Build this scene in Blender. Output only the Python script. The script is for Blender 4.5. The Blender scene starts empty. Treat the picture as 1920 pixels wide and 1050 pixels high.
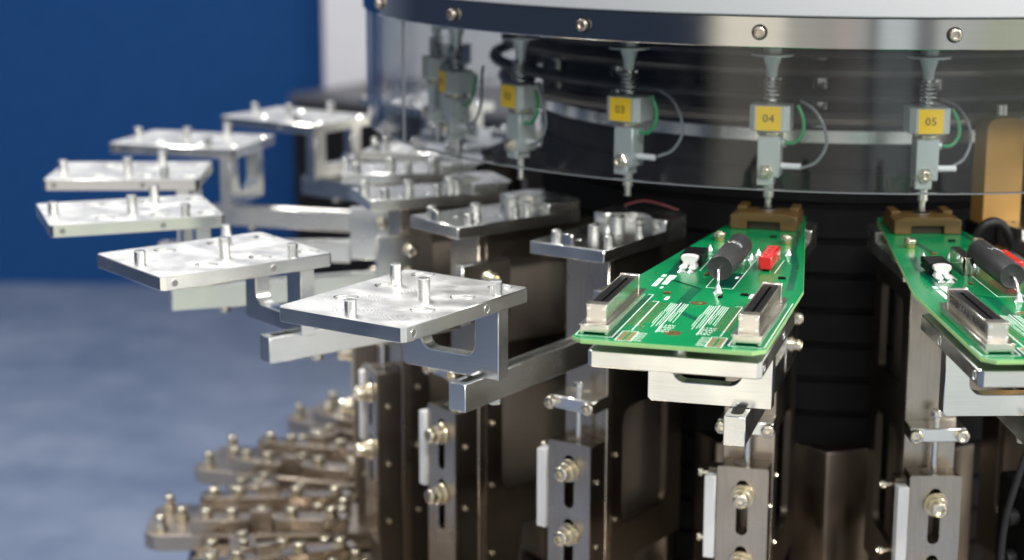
import bpy, bmesh, math, random
from mathutils import Vector, Matrix
random.seed(7)
S = bpy.context.scene
COL = S.collection
PI = math.pi
# ------------------------------------------------------------------ camera
YAW, PITCH, ROLL, FPX = -0.0608, -0.2184, 0.0028, 3563.4
CAM = Vector((-0.1622, -1.5423, 0.2459))
cy, sy, cp, sp = math.cos(YAW), math.sin(YAW), math.cos(PITCH), math.sin(PITCH)
F = Vector((sy*cp, cy*cp, sp)); R = Vector((cy, -sy, 0)); U = R.cross(F)
c_, s_ = math.cos(ROLL), math.sin(ROLL)
R2, U2 = R*c_ + U*s_, U*c_ - R*s_
cd = bpy.data.cameras.new('camera'); cam = bpy.data.objects.new('camera', cd); COL.objects.link(cam)
m = Matrix((R2, U2, -F)).transposed().to_4x4(); m.translation = CAM; cam.matrix_world = m
cd.sensor_width = 36; cd.lens = FPX/1920*36; cd.clip_start = .05; cd.clip_end = 100
cd.dof.use_dof = True; cd.dof.focus_distance = 1.05; cd.dof.aperture_fstop = 6.6; cd.dof.aperture_blades = 0
S.camera = cam
# ------------------------------------------------------------------ world: the lit hall around the machine
W = bpy.data.worlds.new('World'); S.world = W; W.use_nodes = True
nt = W.node_tree; nt.nodes.clear()
def wn(t, **k):
    n = nt.nodes.new(t)
    for a, b in k.items(): setattr(n, a, b)
    return n
tc = wn('ShaderNodeTexCoord'); sep = wn('ShaderNodeSeparateXYZ'); nt.links.new(tc.outputs['Generated'], sep.inputs[0])
neg = wn('ShaderNodeMath', operation='MULTIPLY'); neg.inputs[1].default_value = -1; nt.links.new(sep.outputs['Y'], neg.inputs[0])
at = wn('ShaderNodeMath', operation='ARCTAN2'); nt.links.new(sep.outputs['X'], at.inputs[0]); nt.links.new(neg.outputs[0], at.inputs[1])
mr = wn('ShaderNodeMapRange'); mr.inputs['From Min'].default_value = -PI; mr.inputs['From Max'].default_value = PI; nt.links.new(at.outputs[0], mr.inputs['Value'])
rp = wn('ShaderNodeValToRGB'); nt.links.new(mr.outputs[0], rp.inputs[0])
stops = [(-3.14, (.30, .36, .46)), (-2.1, (.032, .045, .08)), (-.60, (.03, .042, .07)), (-.50, (.98, .93, .80)), (-.29, (.96, .91, .78)),
         (-.265, (.50, .49, .45)), (-.10, (.44, .42, .40)), (-.06, (.56, .48, .45)), (.02, (.46, .46, .45)),
         (.05, (.16, .17, .18)), (.09, (.66, .72, .75)), (.19, (.66, .72, .75)), (.22, (.20, .21, .22)), (.27, (.20, .21, .22)), (.30, (.62, .64, .62)), (.42, (.54, .56, .54)), (.52, (.50, .54, .42)), (.66, (.58, .61, .50)), (.74, (.40, .40, .38)), (.88, (1.0, .97, .88)), (2.0, (.74, .71, .62)), (2.7, (.40, .42, .45)), (3.14, (.30, .36, .46))]
el = rp.color_ramp.elements
while len(el) > 1: el.remove(el[-1])
for i, (o, c) in enumerate(stops):
    e = el[0] if i == 0 else el.new((o+PI)/(2*PI))
    e.position = (o+PI)/(2*PI); e.color = (*c, 1)
mz = wn('ShaderNodeMapRange'); mz.inputs['From Min'].default_value = .16; mz.inputs['From Max'].default_value = .5
nt.links.new(sep.outputs['Z'], mz.inputs['Value'])
mx = wn('ShaderNodeMix', data_type='RGBA'); nt.links.new(mz.outputs[0], mx.inputs[0]); nt.links.new(rp.outputs[0], mx.inputs[6])
mx.inputs[7].default_value = (.60, .61, .62, 1)
bg = wn('ShaderNodeBackground'); bg.inputs['Strength'].default_value = 1.0; nt.links.new(mx.outputs[2], bg.inputs[0])
wo = wn('ShaderNodeOutputWorld'); nt.links.new(bg.outputs[0], wo.inputs[0])
# ------------------------------------------------------------------ ceiling luminaires
def area(name, loc, target, sx, sy_, power, col=(1, .97, .92)):
    l = bpy.data.lights.new(name, 'AREA'); l.shape = 'RECTANGLE'; l.size = sx; l.size_y = sy_; l.energy = power; l.color = col
    o = bpy.data.objects.new(name, l); COL.objects.link(o); o.location = loc
    o.rotation_euler = (Vector(target)-Vector(loc)).to_track_quat('-Z', 'Y').to_euler(); return o
area('ceiling_lamp', (.45, -2.3, 1.5), (0, -.3, 0), 1.3, .22, 40)
area('ceiling_lamp', (1.9, -1.0, 1.3), (0, -.2, 0), 1.3, .22, 30)
area('ceiling_lamp', (-1.0, .5, 1.7), (-.45, .1, -.3), 1.0, .16, 34)
S.view_settings.view_transform = 'Standard'; S.view_settings.look = 'None'; S.view_settings.exposure = .52; S.view_settings.gamma = 1
S.render.engine = 'CYCLES'; S.cycles.max_bounces = 10; S.cycles.transparent_max_bounces = 16

# ------------------------------------------------------------------ materials
def mat(name, col, rough=.5, metal=0., **k):
    m = bpy.data.materials.new(name); m.use_nodes = True
    b = m.node_tree.nodes['Principled BSDF']
    b.inputs['Base Color'].default_value = (*col, 1); b.inputs['Roughness'].default_value = rough; b.inputs['Metallic'].default_value = metal
    for a, v in k.items(): b.inputs[a.replace('_', ' ')].default_value = v
    return m
def N(m, t, **k):
    n = m.node_tree.nodes.new(t)
    for a, v in k.items(): setattr(n, a, v)
    return n
def lk(m, a, b): m.node_tree.links.new(a, b)
def bsdf(m): return m.node_tree.nodes['Principled BSDF']
def grain(m, scale=(300, 20, 300), amt=.12, rough=(.25, .45), colvar=.12, bump=.04, detail=3):
    """brushed / handled metal: stretched noise in roughness, colour and fine relief"""
    b = bsdf(m); t = N(m, 'ShaderNodeTexCoord'); mp = N(m, 'ShaderNodeMapping'); mp.inputs['Scale'].default_value = scale
    lk(m, t.outputs['Object'], mp.inputs[0])
    n = N(m, 'ShaderNodeTexNoise'); n.inputs['Scale'].default_value = 1; n.inputs['Detail'].default_value = detail; lk(m, mp.outputs[0], n.inputs[0])
    n2 = N(m, 'ShaderNodeTexNoise'); n2.inputs['Scale'].default_value = 22; n2.inputs['Detail'].default_value = 4; lk(m, t.outputs['Object'], n2.inputs[0])
    r = N(m, 'ShaderNodeMapRange'); r.inputs['From Min'].default_value = .3; r.inputs['From Max'].default_value = .7
    r.inputs['To Min'].default_value, r.inputs['To Max'].default_value = rough
    lk(m, n2.outputs[0], r.inputs[0]); lk(m, r.outputs[0], b.inputs['Roughness'])
    base = b.inputs['Base Color'].default_value[:]
    mxx = N(m, 'ShaderNodeMix', data_type='RGBA'); lk(m, n.outputs[0], mxx.inputs[0])
    mxx.inputs[6].default_value = tuple(v*(1-colvar) for v in base[:3])+(1,); mxx.inputs[7].default_value = tuple(min(1, v*(1+colvar)) for v in base[:3])+(1,)
    mrs = N(m, 'ShaderNodeMapRange'); mrs.inputs['From Min'].default_value = .35; mrs.inputs['From Max'].default_value = .75; mrs.inputs['To Min'].default_value = 1-colvar*.4; mrs.inputs['To Max'].default_value = 1-colvar*1.6
    lk(m, n2.outputs[0], mrs.inputs[0])
    vm = N(m, 'ShaderNodeVectorMath', operation='SCALE'); lk(m, mxx.outputs[2], vm.inputs[0]); lk(m, mrs.outputs[0], vm.inputs['Scale'])
    lk(m, vm.outputs[0], b.inputs['Base Color'])
    bp = N(m, 'ShaderNodeBump'); bp.inputs['Strength'].default_value = amt; bp.inputs['Distance'].default_value = bump*.001*10
    lk(m, n.outputs[0], bp.inputs['Height']); lk(m, bp.outputs[0], b.inputs['Normal'])
    return m
ALU = grain(mat('brushed_aluminium', (.84, .84, .81), .38, 1), (60, 900, 900), .08, (.14, .27), .06, .01)
ALUR = grain(mat('sawn_aluminium', (.82, .82, .79), .38, 1), (900, 30, 900), .12, (.17, .31), .08, .012)
MILL = mat('milled_aluminium', (.86, .86, .84), .34, 1)
def mill(m):
    """pocketing tool marks: fine arcs round random tool centres, broken up and glinting unevenly"""
    b = bsdf(m); t = N(m, 'ShaderNodeTexCoord'); mp = N(m, 'ShaderNodeMapping'); mp.inputs['Scale'].default_value = (1, 1, 0)
    lk(m, t.outputs['Object'], mp.inputs[0])
    nd = N(m, 'ShaderNodeTexNoise'); nd.inputs['Scale'].default_value = 45; nd.inputs['Detail'].default_value = 2; lk(m, mp.outputs[0], nd.inputs['Vector'])
    sc = N(m, 'ShaderNodeVectorMath', operation='SCALE'); sc.inputs['Scale'].default_value = .012; lk(m, nd.outputs['Color'], sc.inputs[0])
    av = N(m, 'ShaderNodeVectorMath', operation='ADD'); lk(m, mp.outputs[0], av.inputs[0]); lk(m, sc.outputs[0], av.inputs[1])
    v = N(m, 'ShaderNodeTexVoronoi'); v.inputs['Scale'].default_value = 26; v.inputs['Randomness'].default_value = 1; lk(m, av.outputs[0], v.inputs['Vector'])
    mu = N(m, 'ShaderNodeMath', operation='MULTIPLY'); mu.inputs[1].default_value = 150; lk(m, v.outputs['Distance'], mu.inputs[0])
    sn = N(m, 'ShaderNodeMath', operation='SINE'); lk(m, mu.outputs[0], sn.inputs[0])
    ns = N(m, 'ShaderNodeTexNoise'); ns.inputs['Scale'].default_value = 55; ns.inputs['Detail'].default_value = 5; lk(m, mp.outputs[0], ns.inputs['Vector'])
    pw = N(m, 'ShaderNodeMath', operation='POWER'); pw.inputs[1].default_value = 2.5; lk(m, ns.outputs[0], pw.inputs[0])
    ml = N(m, 'ShaderNodeMath', operation='MULTIPLY'); lk(m, sn.outputs[0], ml.inputs[0]); lk(m, pw.outputs[0], ml.inputs[1])
    ad = N(m, 'ShaderNodeMath', operation='MULTIPLY_ADD'); lk(m, v.outputs['Distance'], ad.inputs[0]); ad.inputs[1].default_value = .5; lk(m, ml.outputs[0], ad.inputs[2])
    bp = N(m, 'ShaderNodeBump'); bp.inputs['Strength'].default_value = .29; bp.inputs['Distance'].default_value = .0007
    lk(m, ad.outputs[0], bp.inputs['Height']); lk(m, bp.outputs[0], b.inputs['Normal'])
    r = N(m, 'ShaderNodeMapRange'); r.inputs['To Min'].default_value = .26; r.inputs['To Max'].default_value = .56
    lk(m, ns.outputs[0], r.inputs[0]); lk(m, r.outputs[0], b.inputs['Roughness'])
    cr = N(m, 'ShaderNodeValToRGB'); cr.color_ramp.elements[0].position = .3; cr.color_ramp.elements[1].position = .7
    cr.color_ramp.elements[0].color = (.50, .50, .50, 1); cr.color_ramp.elements[1].color = (.72, .72, .71, 1)
    lk(m, nd.outputs['Fac'], cr.inputs[0]); lk(m, cr.outputs[0], b.inputs['Base Color'])
mill(MILL)
NICK = grain(mat('nickel_plated_steel', (.55, .485, .41), .3, 1), (500, 500, 40), .08, (.20, .38), .16, .01)
SHADEN = grain(mat('shaded_nickel_steel', (.21, .18, .15), .3, 1), (500, 500, 40), .08, (.28, .44), .10, .01)  # same nickel plating, colour darkened to carry the shade on side faces
WEB = grain(mat('satin_steel_web', (.58, .51, .43), .4, .8), (500, 500, 40), .08, (.34, .5), .12, .01)
BASEM = grain(mat('satin_base_steel', (.50, .43, .36), .4, 1), (300, 60, 300), .08, (.22, .36), .10, .01)
SCREW = grain(mat('zinc_screw', (.80, .74, .60), .18, 1), (900, 900, 900), .05, (.12, .26), .06, .01)
BRASSW = grain(mat('zinc_washer', (.72, .66, .50), .25, 1), (900, 900, 900), .05, (.18, .34), .08, .01)
STEEL = grain(mat('bright_steel', (.70, .70, .68), .2, 1), (900, 900, 60), .05, (.14, .3), .05, .01)
HOLE = mat('hole_shade_metal', (.30, .29, .27), .5, 1)  # darker tone for flat discs, painted as the shade inside holes
BLACK = grain(mat('black_anodised', (.006, .006, .007), .45, Specular_IOR_Level=.2), (80, 80, 300), .15, (.5, .75), .3, .02)
RUBBER = grain(mat('black_cable', (.012, .012, .013), .45), (200, 200, 200), .1, (.35, .55), .2, .01)
WHITE = grain(mat('white_powder_coat', (.80, .80, .81), .4), (700, 700, 700), .05, (.34, .46), .02, .01)
PINAL = grain(mat('turned_aluminium', (.86, .86, .84), .25, 1), (60, 60, 1500), .1, (.2, .36), .06, .01)
RING = grain(mat('polished_ring', (.46, .455, .44), .12, 1), (20, 20, 800), .03, (.07, .14), .05, .01)

# ------------------------------------------------------------------ mesh helpers
def finish(name, bm, mats, parent=None, loc=(0, 0, 0), bevel=0., ang=50, smooth=38, topmat=None):
    bmesh.ops.remove_doubles(bm, verts=bm.verts, dist=1e-6)
    bmesh.ops.recalc_face_normals(bm, faces=bm.faces)
    if bevel:
        ed = [e for e in bm.edges if len(e.link_faces) == 2 and e.calc_face_angle(0) > math.radians(ang)]
        bmesh.ops.bevel(bm, geom=ed, offset=bevel, segments=1, affect='EDGES', clamp_overlap=True)
    if topmat is not None:
        for f in bm.faces:
            if f.normal.z > .9: f.material_index = topmat
    me = bpy.data.meshes.new(name); bm.to_mesh(me); bm.free()
    for m in (mats if isinstance(mats, (list, tuple)) else [mats]): me.materials.append(m)
    me.polygons.foreach_set('use_smooth', [True]*len(me.polygons))
    me.set_sharp_from_angle(angle=math.radians(smooth))
    o = bpy.data.objects.new(name, me); COL.objects.link(o); o.location = loc
    if parent: o.parent = parent
    return o
def tag(o, label, cat, group=None):
    o['label'] = label; o['category'] = cat
    if group: o['group'] = group
    return o
def empty(name, loc, rz=0.):
    o = bpy.data.objects.new(name, None); COL.objects.link(o); o.location = loc; o.rotation_euler = (0, 0, rz); o.empty_display_size = .02
    return o
def link_copy(o, parent=None):
    c = o.copy(); COL.objects.link(c); c.parent = parent
    for ch in o.children: link_copy(ch, c)
    return c
def hexa(bm, p):   # 8 points: 4 bottom, 4 top
    v = [bm.verts.new(q) for q in p]
    for f in ((0, 1, 2, 3), (4, 5, 6, 7), (0, 1, 5, 4), (1, 2, 6, 5), (2, 3, 7, 6), (3, 0, 4, 7)): bm.faces.new([v[i] for i in f])
def cbox(bm, x0, x1, y0, y1, z0, z1):
    hexa(bm, [(x0, y0, z0), (x1, y0, z0), (x1, y1, z0), (x0, y1, z0), (x0, y0, z1), (x1, y0, z1), (x1, y1, z1), (x0, y1, z1)])
def frame(axis):
    a = Vector(axis).normalized(); t = Vector((0, 0, 1)) if abs(a.z) < .9 else Vector((1, 0, 0))
    x = t.cross(a).normalized(); return x, a.cross(x), a
def lathe(bm, prof, org=(0, 0, 0), axis=(0, 0, 1), seg=20, hexrings=()):
    x, y, a = frame(axis); o = Vector(org); rings = []
    for k, (r, h) in enumerate(prof):
        if r < 1e-7: rings.append([bm.verts.new(o+a*h)]); continue
        ring = []
        for i in range(seg):
            t = 2*PI*i/seg; rr = r
            if k in hexrings:
                tt = (t % (PI/3))-PI/6; rr = r*math.cos(PI/6)/math.cos(tt)
            ring.append(bm.verts.new(o+a*h+(x*math.cos(t)+y*math.sin(t))*rr))
        rings.append(ring)
    for A, B in zip(rings, rings[1:]):
        if len(A) == 1 and len(B) == 1: continue
        for i in range(seg):
            j = (i+1) % seg
            if len(A) == 1: bm.faces.new((A[0], B[i], B[j]))
            elif len(B) == 1: bm.faces.new((A[i], A[j], B[0]))
            else: bm.faces.new((A[i], A[j], B[j], B[i]))
def cyl(bm, org, axis, r, h, seg=20, ch=None):
    ch = r*.1 if ch is None else ch
    lathe(bm, [(0, 0), (r-ch, 0), (r, ch), (r, h-ch), (r-ch, h), (0, h)], org, axis, seg)
def capscrew(bm, org, axis, r, h, seg=24):
    lathe(bm, [(0, 0), (r, 0), (r, h*.72), (r*.97, h*.84), (r*.90, h*.93), (r*.78, h*.985), (r*.60, h), (r*.52, h*.5), (0, h*.45)], org, axis, seg, (6, 7))
def tube(bm, pts, rad, seg=8, res=6):
    P = [Vector(p) for p in pts]; Q = []
    for i in range(len(P)-1):
        p0 = P[max(i-1, 0)]; p1 = P[i]; p2 = P[i+1]; p3 = P[min(i+2, len(P)-1)]
        for k in range(res):
            t = k/res
            Q.append(.5*((2*p1)+(p2-p0)*t+(2*p0-5*p1+4*p2-p3)*t*t+(3*p1-p0-3*p2+p3)*t**3))
    Q.append(P[-1]); prev = None; rings = []
    for i, q in enumerate(Q):
        d = (Q[min(i+1, len(Q)-1)]-Q[max(i-1, 0)]).normalized()
        if prev is None: x = frame(d)[0]
        else: x = (prev-d*prev.dot(d)).normalized()
        prev = x; y = d.cross(x)
        rings.append([bm.verts.new(q+(x*math.cos(2*PI*k/seg)+y*math.sin(2*PI*k/seg))*rad) for k in range(seg)])
    for A, B in zip(rings, rings[1:]):
        for k in range(seg): bm.faces.new((A[k], A[(k+1) % seg], B[(k+1) % seg], B[k]))
    bm.faces.new(rings[0]); bm.faces.new(rings[-1])
def prism(bm, outline, holes, f, c0, c1):
    """outline: list of (a,b); holes: list of (loop, depth or None=through) cut from the c1 side; f maps (a,b,c) to a point"""
    def loop(l, c): return [bm.verts.new(f(a, b, c)) for a, b in l]
    def edges(vs): return [bm.edges.new((vs[i], vs[(i+1) % len(vs)])) for i in range(len(vs))]
    def walls(A, B):
        for i in range(len(A)): bm.faces.new((A[i], A[(i+1) % len(A)], B[(i+1) % len(A)], B[i]))
    T = loop(outline, c1); B = loop(outline, c0); et = edges(T); eb = edges(B); walls(T, B)
    for l, d in holes:
        h = loop(l, c1); et += edges(h)
        if d is None:
            g = loop(l, c0); eb += edges(g); walls(h, g)
        else:
            g = loop(l, c1-d if c1 > c0 else c1+d); walls(h, g); bm.faces.new(g)
    bmesh.ops.triangle_fill(bm, use_beauty=True, use_dissolve=False, edges=et)
    bmesh.ops.triangle_fill(bm, use_beauty=True, use_dissolve=False, edges=eb)
def circ(a, b, r, n=20): return [(a+r*math.cos(2*PI*i/n), b+r*math.sin(2*PI*i/n)) for i in range(n)]
def rrect(a0, a1, b0, b1, r, n=5):
    o = []
    for ca, cb, s in ((a1-r, b1-r, 0), (a0+r, b1-r, 1), (a0+r, b0+r, 2), (a1-r, b0+r, 3)):
        for i in range(n+1):
            t = (s+i/n)*PI/2; o.append((ca+r*math.cos(t), cb+r*math.sin(t)))
    return o
def text_mesh(name, s, size, matl, parent, M, depth=.00004, align='CENTER', xs=1.0):
    c = bpy.data.curves.new(name, 'FONT'); c.body = s; c.size = size; c.align_x = align; c.align_y = 'CENTER'; c.extrude = depth; c.resolution_u = 2
    t = bpy.data.objects.new(name, c); me = bpy.data.meshes.new_from_object(t)
    bpy.data.objects.remove(t); bpy.data.curves.remove(c)
    me.transform(M @ Matrix.Diagonal((xs, 1, 1, 1))); me.materials.clear(); me.materials.append(matl)
    o = bpy.data.objects.new(name, me); COL.objects.link(o); o.parent = parent; return o

# ------------------------------------------------------------------ ring geometry: 20 stations round a vertical axis
TH4, DTH = -0.2216, PI/10
def theta(s): return TH4+(s-4)*DTH
def pos(s, r, z, u=0.):
    t = theta(s); return Vector((math.sin(t)*r+math.cos(t)*u, -math.cos(t)*r+math.sin(t)*u, z))

# ================================================================== SETTING
def struct(name, bm, m):
    o = finish(name, bm, m); o['kind'] = 'structure'; return o
FLOORZ = -.80
FL = mat('epoxy_floor', (.17, .20, .26), .3)
def floor_mat(m):
    b = bsdf(m); t = N(m, 'ShaderNodeTexCoord')
    n = N(m, 'ShaderNodeTexNoise'); n.inputs['Scale'].default_value = 5; n.inputs['Detail'].default_value = 6; n.inputs['Roughness'].default_value = .65; lk(m, t.outputs['Object'], n.inputs[0])
    rr = N(m, 'ShaderNodeValToRGB'); rr.color_ramp.elements[0].position = .3; rr.color_ramp.elements[1].position = .72
    rr.color_ramp.elements[0].color = (.125, .160, .245, 1); rr.color_ramp.elements[1].color = (.235, .275, .370, 1)
    lk(m, n.outputs[0], rr.inputs[0]); lk(m, rr.outputs[0], b.inputs['Base Color'])
    r = N(m, 'ShaderNodeMapRange'); r.inputs['To Min'].default_value = .2; r.inputs['To Max'].default_value = .42; lk(m, n.outputs[0], r.inputs[0]); lk(m, r.outputs[0], b.inputs['Roughness'])
    n2 = N(m, 'ShaderNodeTexNoise'); n2.inputs['Scale'].default_value = 40; lk(m, t.outputs['Object'], n2.inputs[0])
    bp = N(m, 'ShaderNodeBump'); bp.inputs['Strength'].default_value = .12; bp.inputs['Distance'].default_value = .004; lk(m, n2.outputs[0], bp.inputs['Height']); lk(m, bp.outputs[0], b.inputs['Normal'])
floor_mat(FL)
bm = bmesh.new(); bm.faces.new([bm.verts.new(p) for p in ((-2.8, -2.4, FLOORZ), (2.6, -2.4, FLOORZ), (2.6, 3.2, FLOORZ), (-2.8, 3.2, FLOORZ))])
struct('floor', bm, FL)
BLUE = grain(mat('blue_wall_panel', (.008, .054, .185), .7, Specular_IOR_Level=.12), (30, 30, 30), .05, (.65, .8), .05, .01)
bm = bmesh.new(); cbox(bm, -2.8, 2.6, 3.04, 3.16, FLOORZ, 1.15); struct('wall', bm, BLUE)

# white partition and black cabinet at the foot of the wall, far behind the machine
PART = grain(mat('white_partition_paint', (.60, .60, .65), .5), (40, 40, 40), .03, (.45, .55), .03, .01)
bm = bmesh.new(); cbox(bm, -.885, .06, 2.93, 3.03, FLOORZ, 1.0)
tag(finish('partition', bm, PART, bevel=.006), 'pale partition panel standing against the blue wall behind the black cabinet', 'partition')
cab = empty('cabinet', (-.912, 2.609, FLOORZ), math.atan2(-.257, .213)+.35)
bm = bmesh.new(); cbox(bm, .004, .90, 0.004, .42, 0, .515); finish('body', bm, BLACK, cab, bevel=.006)
CABT = grain(mat('grey_cabinet_top', (.10, .10, .11), .4), (60, 60, 60), .05, (.35, .5), .1, .01)
bm = bmesh.new(); cbox(bm, 0, .905, 0, .425, .517, .536); finish('top_panel', bm, CABT, cab, bevel=.004)
bm = bmesh.new(); lathe(bm, [(0, 0), (.025, 0), (.028, .02), (.018, .045), (0, .05)], (.16, .12, .536)); finish('knob', bm, mat('amber_knob', (.35, .2, .08), .4), cab)
tag(cab, 'low black cabinet with grey top standing in front of the pale partition', 'cabinet')

# ================================================================== TEST FIXTURES
R0, Z0 = .42, -.312
def V(r, u, z): return (u, R0-r, z-Z0)
def fbox(bm, r0, r1, u0, u1, z0, z1): cbox(bm, u0, u1, R0-r1, R0-r0, z0-Z0, z1-Z0)
def make_fixture():
    t = empty('test_fixture', (0, 0, 0))
    def P(name, bm, m, parent=t, bevel=0., **k): return finish(name, bm, m, parent, bevel=bevel, **k)
    top = lambda a, b, c: V(a, b, c)
    # outer nest plate with shallow counterbores
    bm = bmesh.new()
    holes = [(circ(r, u, .0068, 24), .0016) for r, u in ((.584, -.0275), (.546, -.0275), (.5105, -.0275), (.584, .0275), (.546, .0275), (.5125, .0305))]
    c = .0025
    prism(bm, [(.503+c, -.045), (.624-c, -.045), (.624, -.045+c), (.624, .045-c), (.624-c, .045), (.503+c, .045), (.503, .045-c), (.503, -.045+c)], holes, top, -.0088, 0)
    op = P('outer_plate', bm, [ALU, MILL], bevel=.0005, topmat=1)
    for r, u, h in ((.6165, .002, .0088), (.541, -.0245, .0125), (.563, .0125, .0125), (.530, .0400, .0088)):
        bm = bmesh.new(); lathe(bm, [(0, 0), (.0036, 0), (.0036, h-.0006), (.0031, h), (.0017, h), (.0016, h-.003), (0, h-.003)], (0, 0, 0), seg=24)
        finish('locating_pin', bm, PINAL, op, loc=V(r, u, 0))
    for r in (.6155, .5465):
        for sd in (1, -1):
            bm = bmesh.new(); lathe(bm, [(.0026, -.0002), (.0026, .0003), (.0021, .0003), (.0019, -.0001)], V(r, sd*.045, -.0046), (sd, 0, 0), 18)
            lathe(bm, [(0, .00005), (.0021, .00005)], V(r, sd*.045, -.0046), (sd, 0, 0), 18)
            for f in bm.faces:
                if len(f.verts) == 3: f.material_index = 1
            finish('tapped_hole', bm, [ALU, HOLE], op)  # rim with a flat disc; its dark tone paints the hole's shade
    # U bracket under the outer plate
    bm = bmesh.new()
    ol = [(-.0345, -.0091), (-.0345, -.052), (-.0325, -.0540), (.0360, -.0540), (.0360, -.0091), (.0190, -.0091)]
    w = rrect(-.0205, .0190, -.0420, .02, .0075, 6)
    low = [p for p in w if p[1] < -.02]   # bottom-left arc then bottom-right arc
    ol += list(reversed(low)) + [(-.0205, -.0091)]
    prism(bm, ol, [], lambda a, b, c: V(c, a, b), .5115, .5220)
    P('bracket', bm, ALU, bevel=.0004)
    # square support bar with long slot
    bm = bmesh.new()
    prism(bm, [(.3865, .0122), (.5392, .0122), (.5392, .0244), (.3865, .0244)], [(rrect(.402, .5345, .0152, .0214, .003, 4), .014)], top, -.0716, -.0543)
    P('support_bar', bm, ALUR, bevel=.0005)
    bm = bmesh.new(); capscrew(bm, V(.500, .0183, -.0718), (0, 0, -1), .0042, .0045); P('bar_screw', bm, SCREW)
    # mounting block and its side screws
    bm = bmesh.new(); fbox(bm, .3440, .3863, .0168, .0250, -.0690, -.0270); mb = P('mounting_block', bm, ALUR, bevel=.0005)
    for z in (-.039, -.0565):
        bm = bmesh.new(); lathe(bm, [(0, 0), (.0058, 0), (.0058, .0012), (0, .0012)], V(.361, .0250, z), (1, 0, 0)); capscrew(bm, V(.361, .0262, z), (1, 0, 0), .0045, .0048)
        finish('hex_screw', bm, SCREW, mb)
    # inner nest plate
    bm = bmesh.new(); prism(bm, [(.279, -.0225), (.2850, -.0285), (.3925, -.0285), (.3925, .0285), (.2850, .0285), (.279, .0225)], [(circ(.372, -.004, .0022, 12), .002), (circ(.345, .012, .0018, 12), .002), (circ(.368, .017, .0018, 12), .002)], top, -.0072, .0013)
    ip = P('inner_plate', bm, ALUR, bevel=.0005)
    bm = bmesh.new(); n = 8
    arc = [(.3130-.016*math.sin(PI*i/n), -.0185+.037*i/n) for i in range(n+1)]
    prism(bm, [(.2795, -.0225), (.2855, -.0285), (.3130, -.0285)]+arc+[(.3130, .0285), (.2855, .0285), (.2795, .0225)], [(circ(.288, -.018, .002, 12), .003), (circ(.288, .018, .002, 12), .003)], top, .0014, .0086)
    finish('raised_stop', bm, ALUR, ip, bevel=.0004)
    bm = bmesh.new(); fbox(bm, .3890, .3924, -.0038, .0042, .0014, .0090); finish('tab', bm, ALUR, ip, bevel=.0003)
    for r, u, rad, h in ((.385, -.0125, .0033, .0082), (.354, -.0030, .0040, .0080), (.380, .0245, .0032, .0078), (.319, -.0060, .0055, .0082), (.339, .0235, .0030, .0082), (.306+.014, .012, .003, .0080)):
        bm = bmesh.new(); lathe(bm, [(0, 0), (rad, 0), (rad, h-.0006), (rad-.0006, h), (rad*.5, h), (rad*.45, h-.002), (0, h-.002)], seg=20)
        finish('locating_pin', bm, PINAL, ip, loc=V(r, u, .0013))
    # post and windowed side plates
    bm = bmesh.new(); fbox(bm, .3590, .3660, -.0165, .0165, -.2970, -.0074); P('post', bm, NICK, bevel=.0005)
    for sd in (-1, 1):
        bm = bmesh.new()
        ol = [(.262, -.0074), (.3588, -.0074), (.3588, -.2970), (.335, -.2970), (.325, -.2280), (.262, -.2280)]
        prism(bm, ol, [(rrect(.283, .344, -.0900, -.0300, .006, 5), None), (rrect(.283, .344, -.2000, -.1180, .010, 6), None)],
              lambda a, b, c: V(a, sd*c, b), .0108, .0158)
        g = P('side_plate', bm, SHADEN, bevel=.0004)
        for z in (-.1471, -.1932, -.245):
            bm = bmesh.new(); capscrew(bm, V(.3535, sd*.0158, z), (sd, 0, 0), .0021, .0016, 12); finish('small_screw', bm, SCREW, g)
    bm = bmesh.new(); fbox(bm, .2640, .3585, -.0020, .0020, -.2260, -.0076); P('web_plate', bm, WEB)
    # adjuster: block, slotted plate, bolts, clamp, rod
    bm = bmesh.new()
    prism(bm, [(-.0155, -.2968), (.0155, -.2968), (.0155, -.1342), (-.0155, -.1342)], [(rrect(-.0045, .0045, -.1800, -.1410, .0044, 6), .014), (rrect(-.0045, .0045, -.2250, -.1855, .0044, 6), .014)], lambda a, b, c: V(c, a, b), .3662, .3844)
    ab = P('adjuster_block', bm, SHADEN, bevel=.0005)
    for z in (-.1606, -.206, -.252):
        bm = bmesh.new(); capscrew(bm, V(.3770, .0155, z), (1, 0, 0), .0021, .0016, 12); finish('small_screw', bm, SCREW, ab)
    bm = bmesh.new(); lathe(bm, [(.0, .0001), (.0046, .0001), (.0046, .0004), (.0, .0004)], V(.3755, -.003, -.1342), (0, 0, 1)); finish('bore_shade_disc', bm, HOLE, ab)  # flat disc on the block, coloured as the shaded mouth of a bore
    bm = bmesh.new()
    prism(bm, [(-.0165, -.2690), (.0165, -.2690), (.0165, -.1345), (.0157, -.1337), (-.0157, -.1337), (-.0165, -.1345)],
          [(rrect(-.0038, .0038, -.1790, -.1420, .0037, 6), None), (rrect(-.0038, .0038, -.2240, -.1865, .0037, 6), None)], lambda a, b, c: V(c, a, b), .3846, .3866)
    slp = P('slotted_plate', bm, NICK, smooth=30)
    for z in (-.1525, -.1975):
        bm = bmesh.new(); cyl(bm, V(.3867, .0003, z), (0, -1, 0), .0064, .0062, 28, .0005); bo = P('slot_bolt', bm, BRASSW)
        bm = bmesh.new(); lathe(bm, [(0, 0), (.0076, 0), (.0080, .0008), (.0076, .0017), (0, .0017)], V(.3867, .0003, z), (0, -1, 0), 28); finish('washer', bm, BRASSW, bo)
        bm = bmesh.new(); capscrew(bm, V(.3929, .0003, z), (0, -1, 0), .0052, .0060); finish('socket_head', bm, SCREW, bo)
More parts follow.
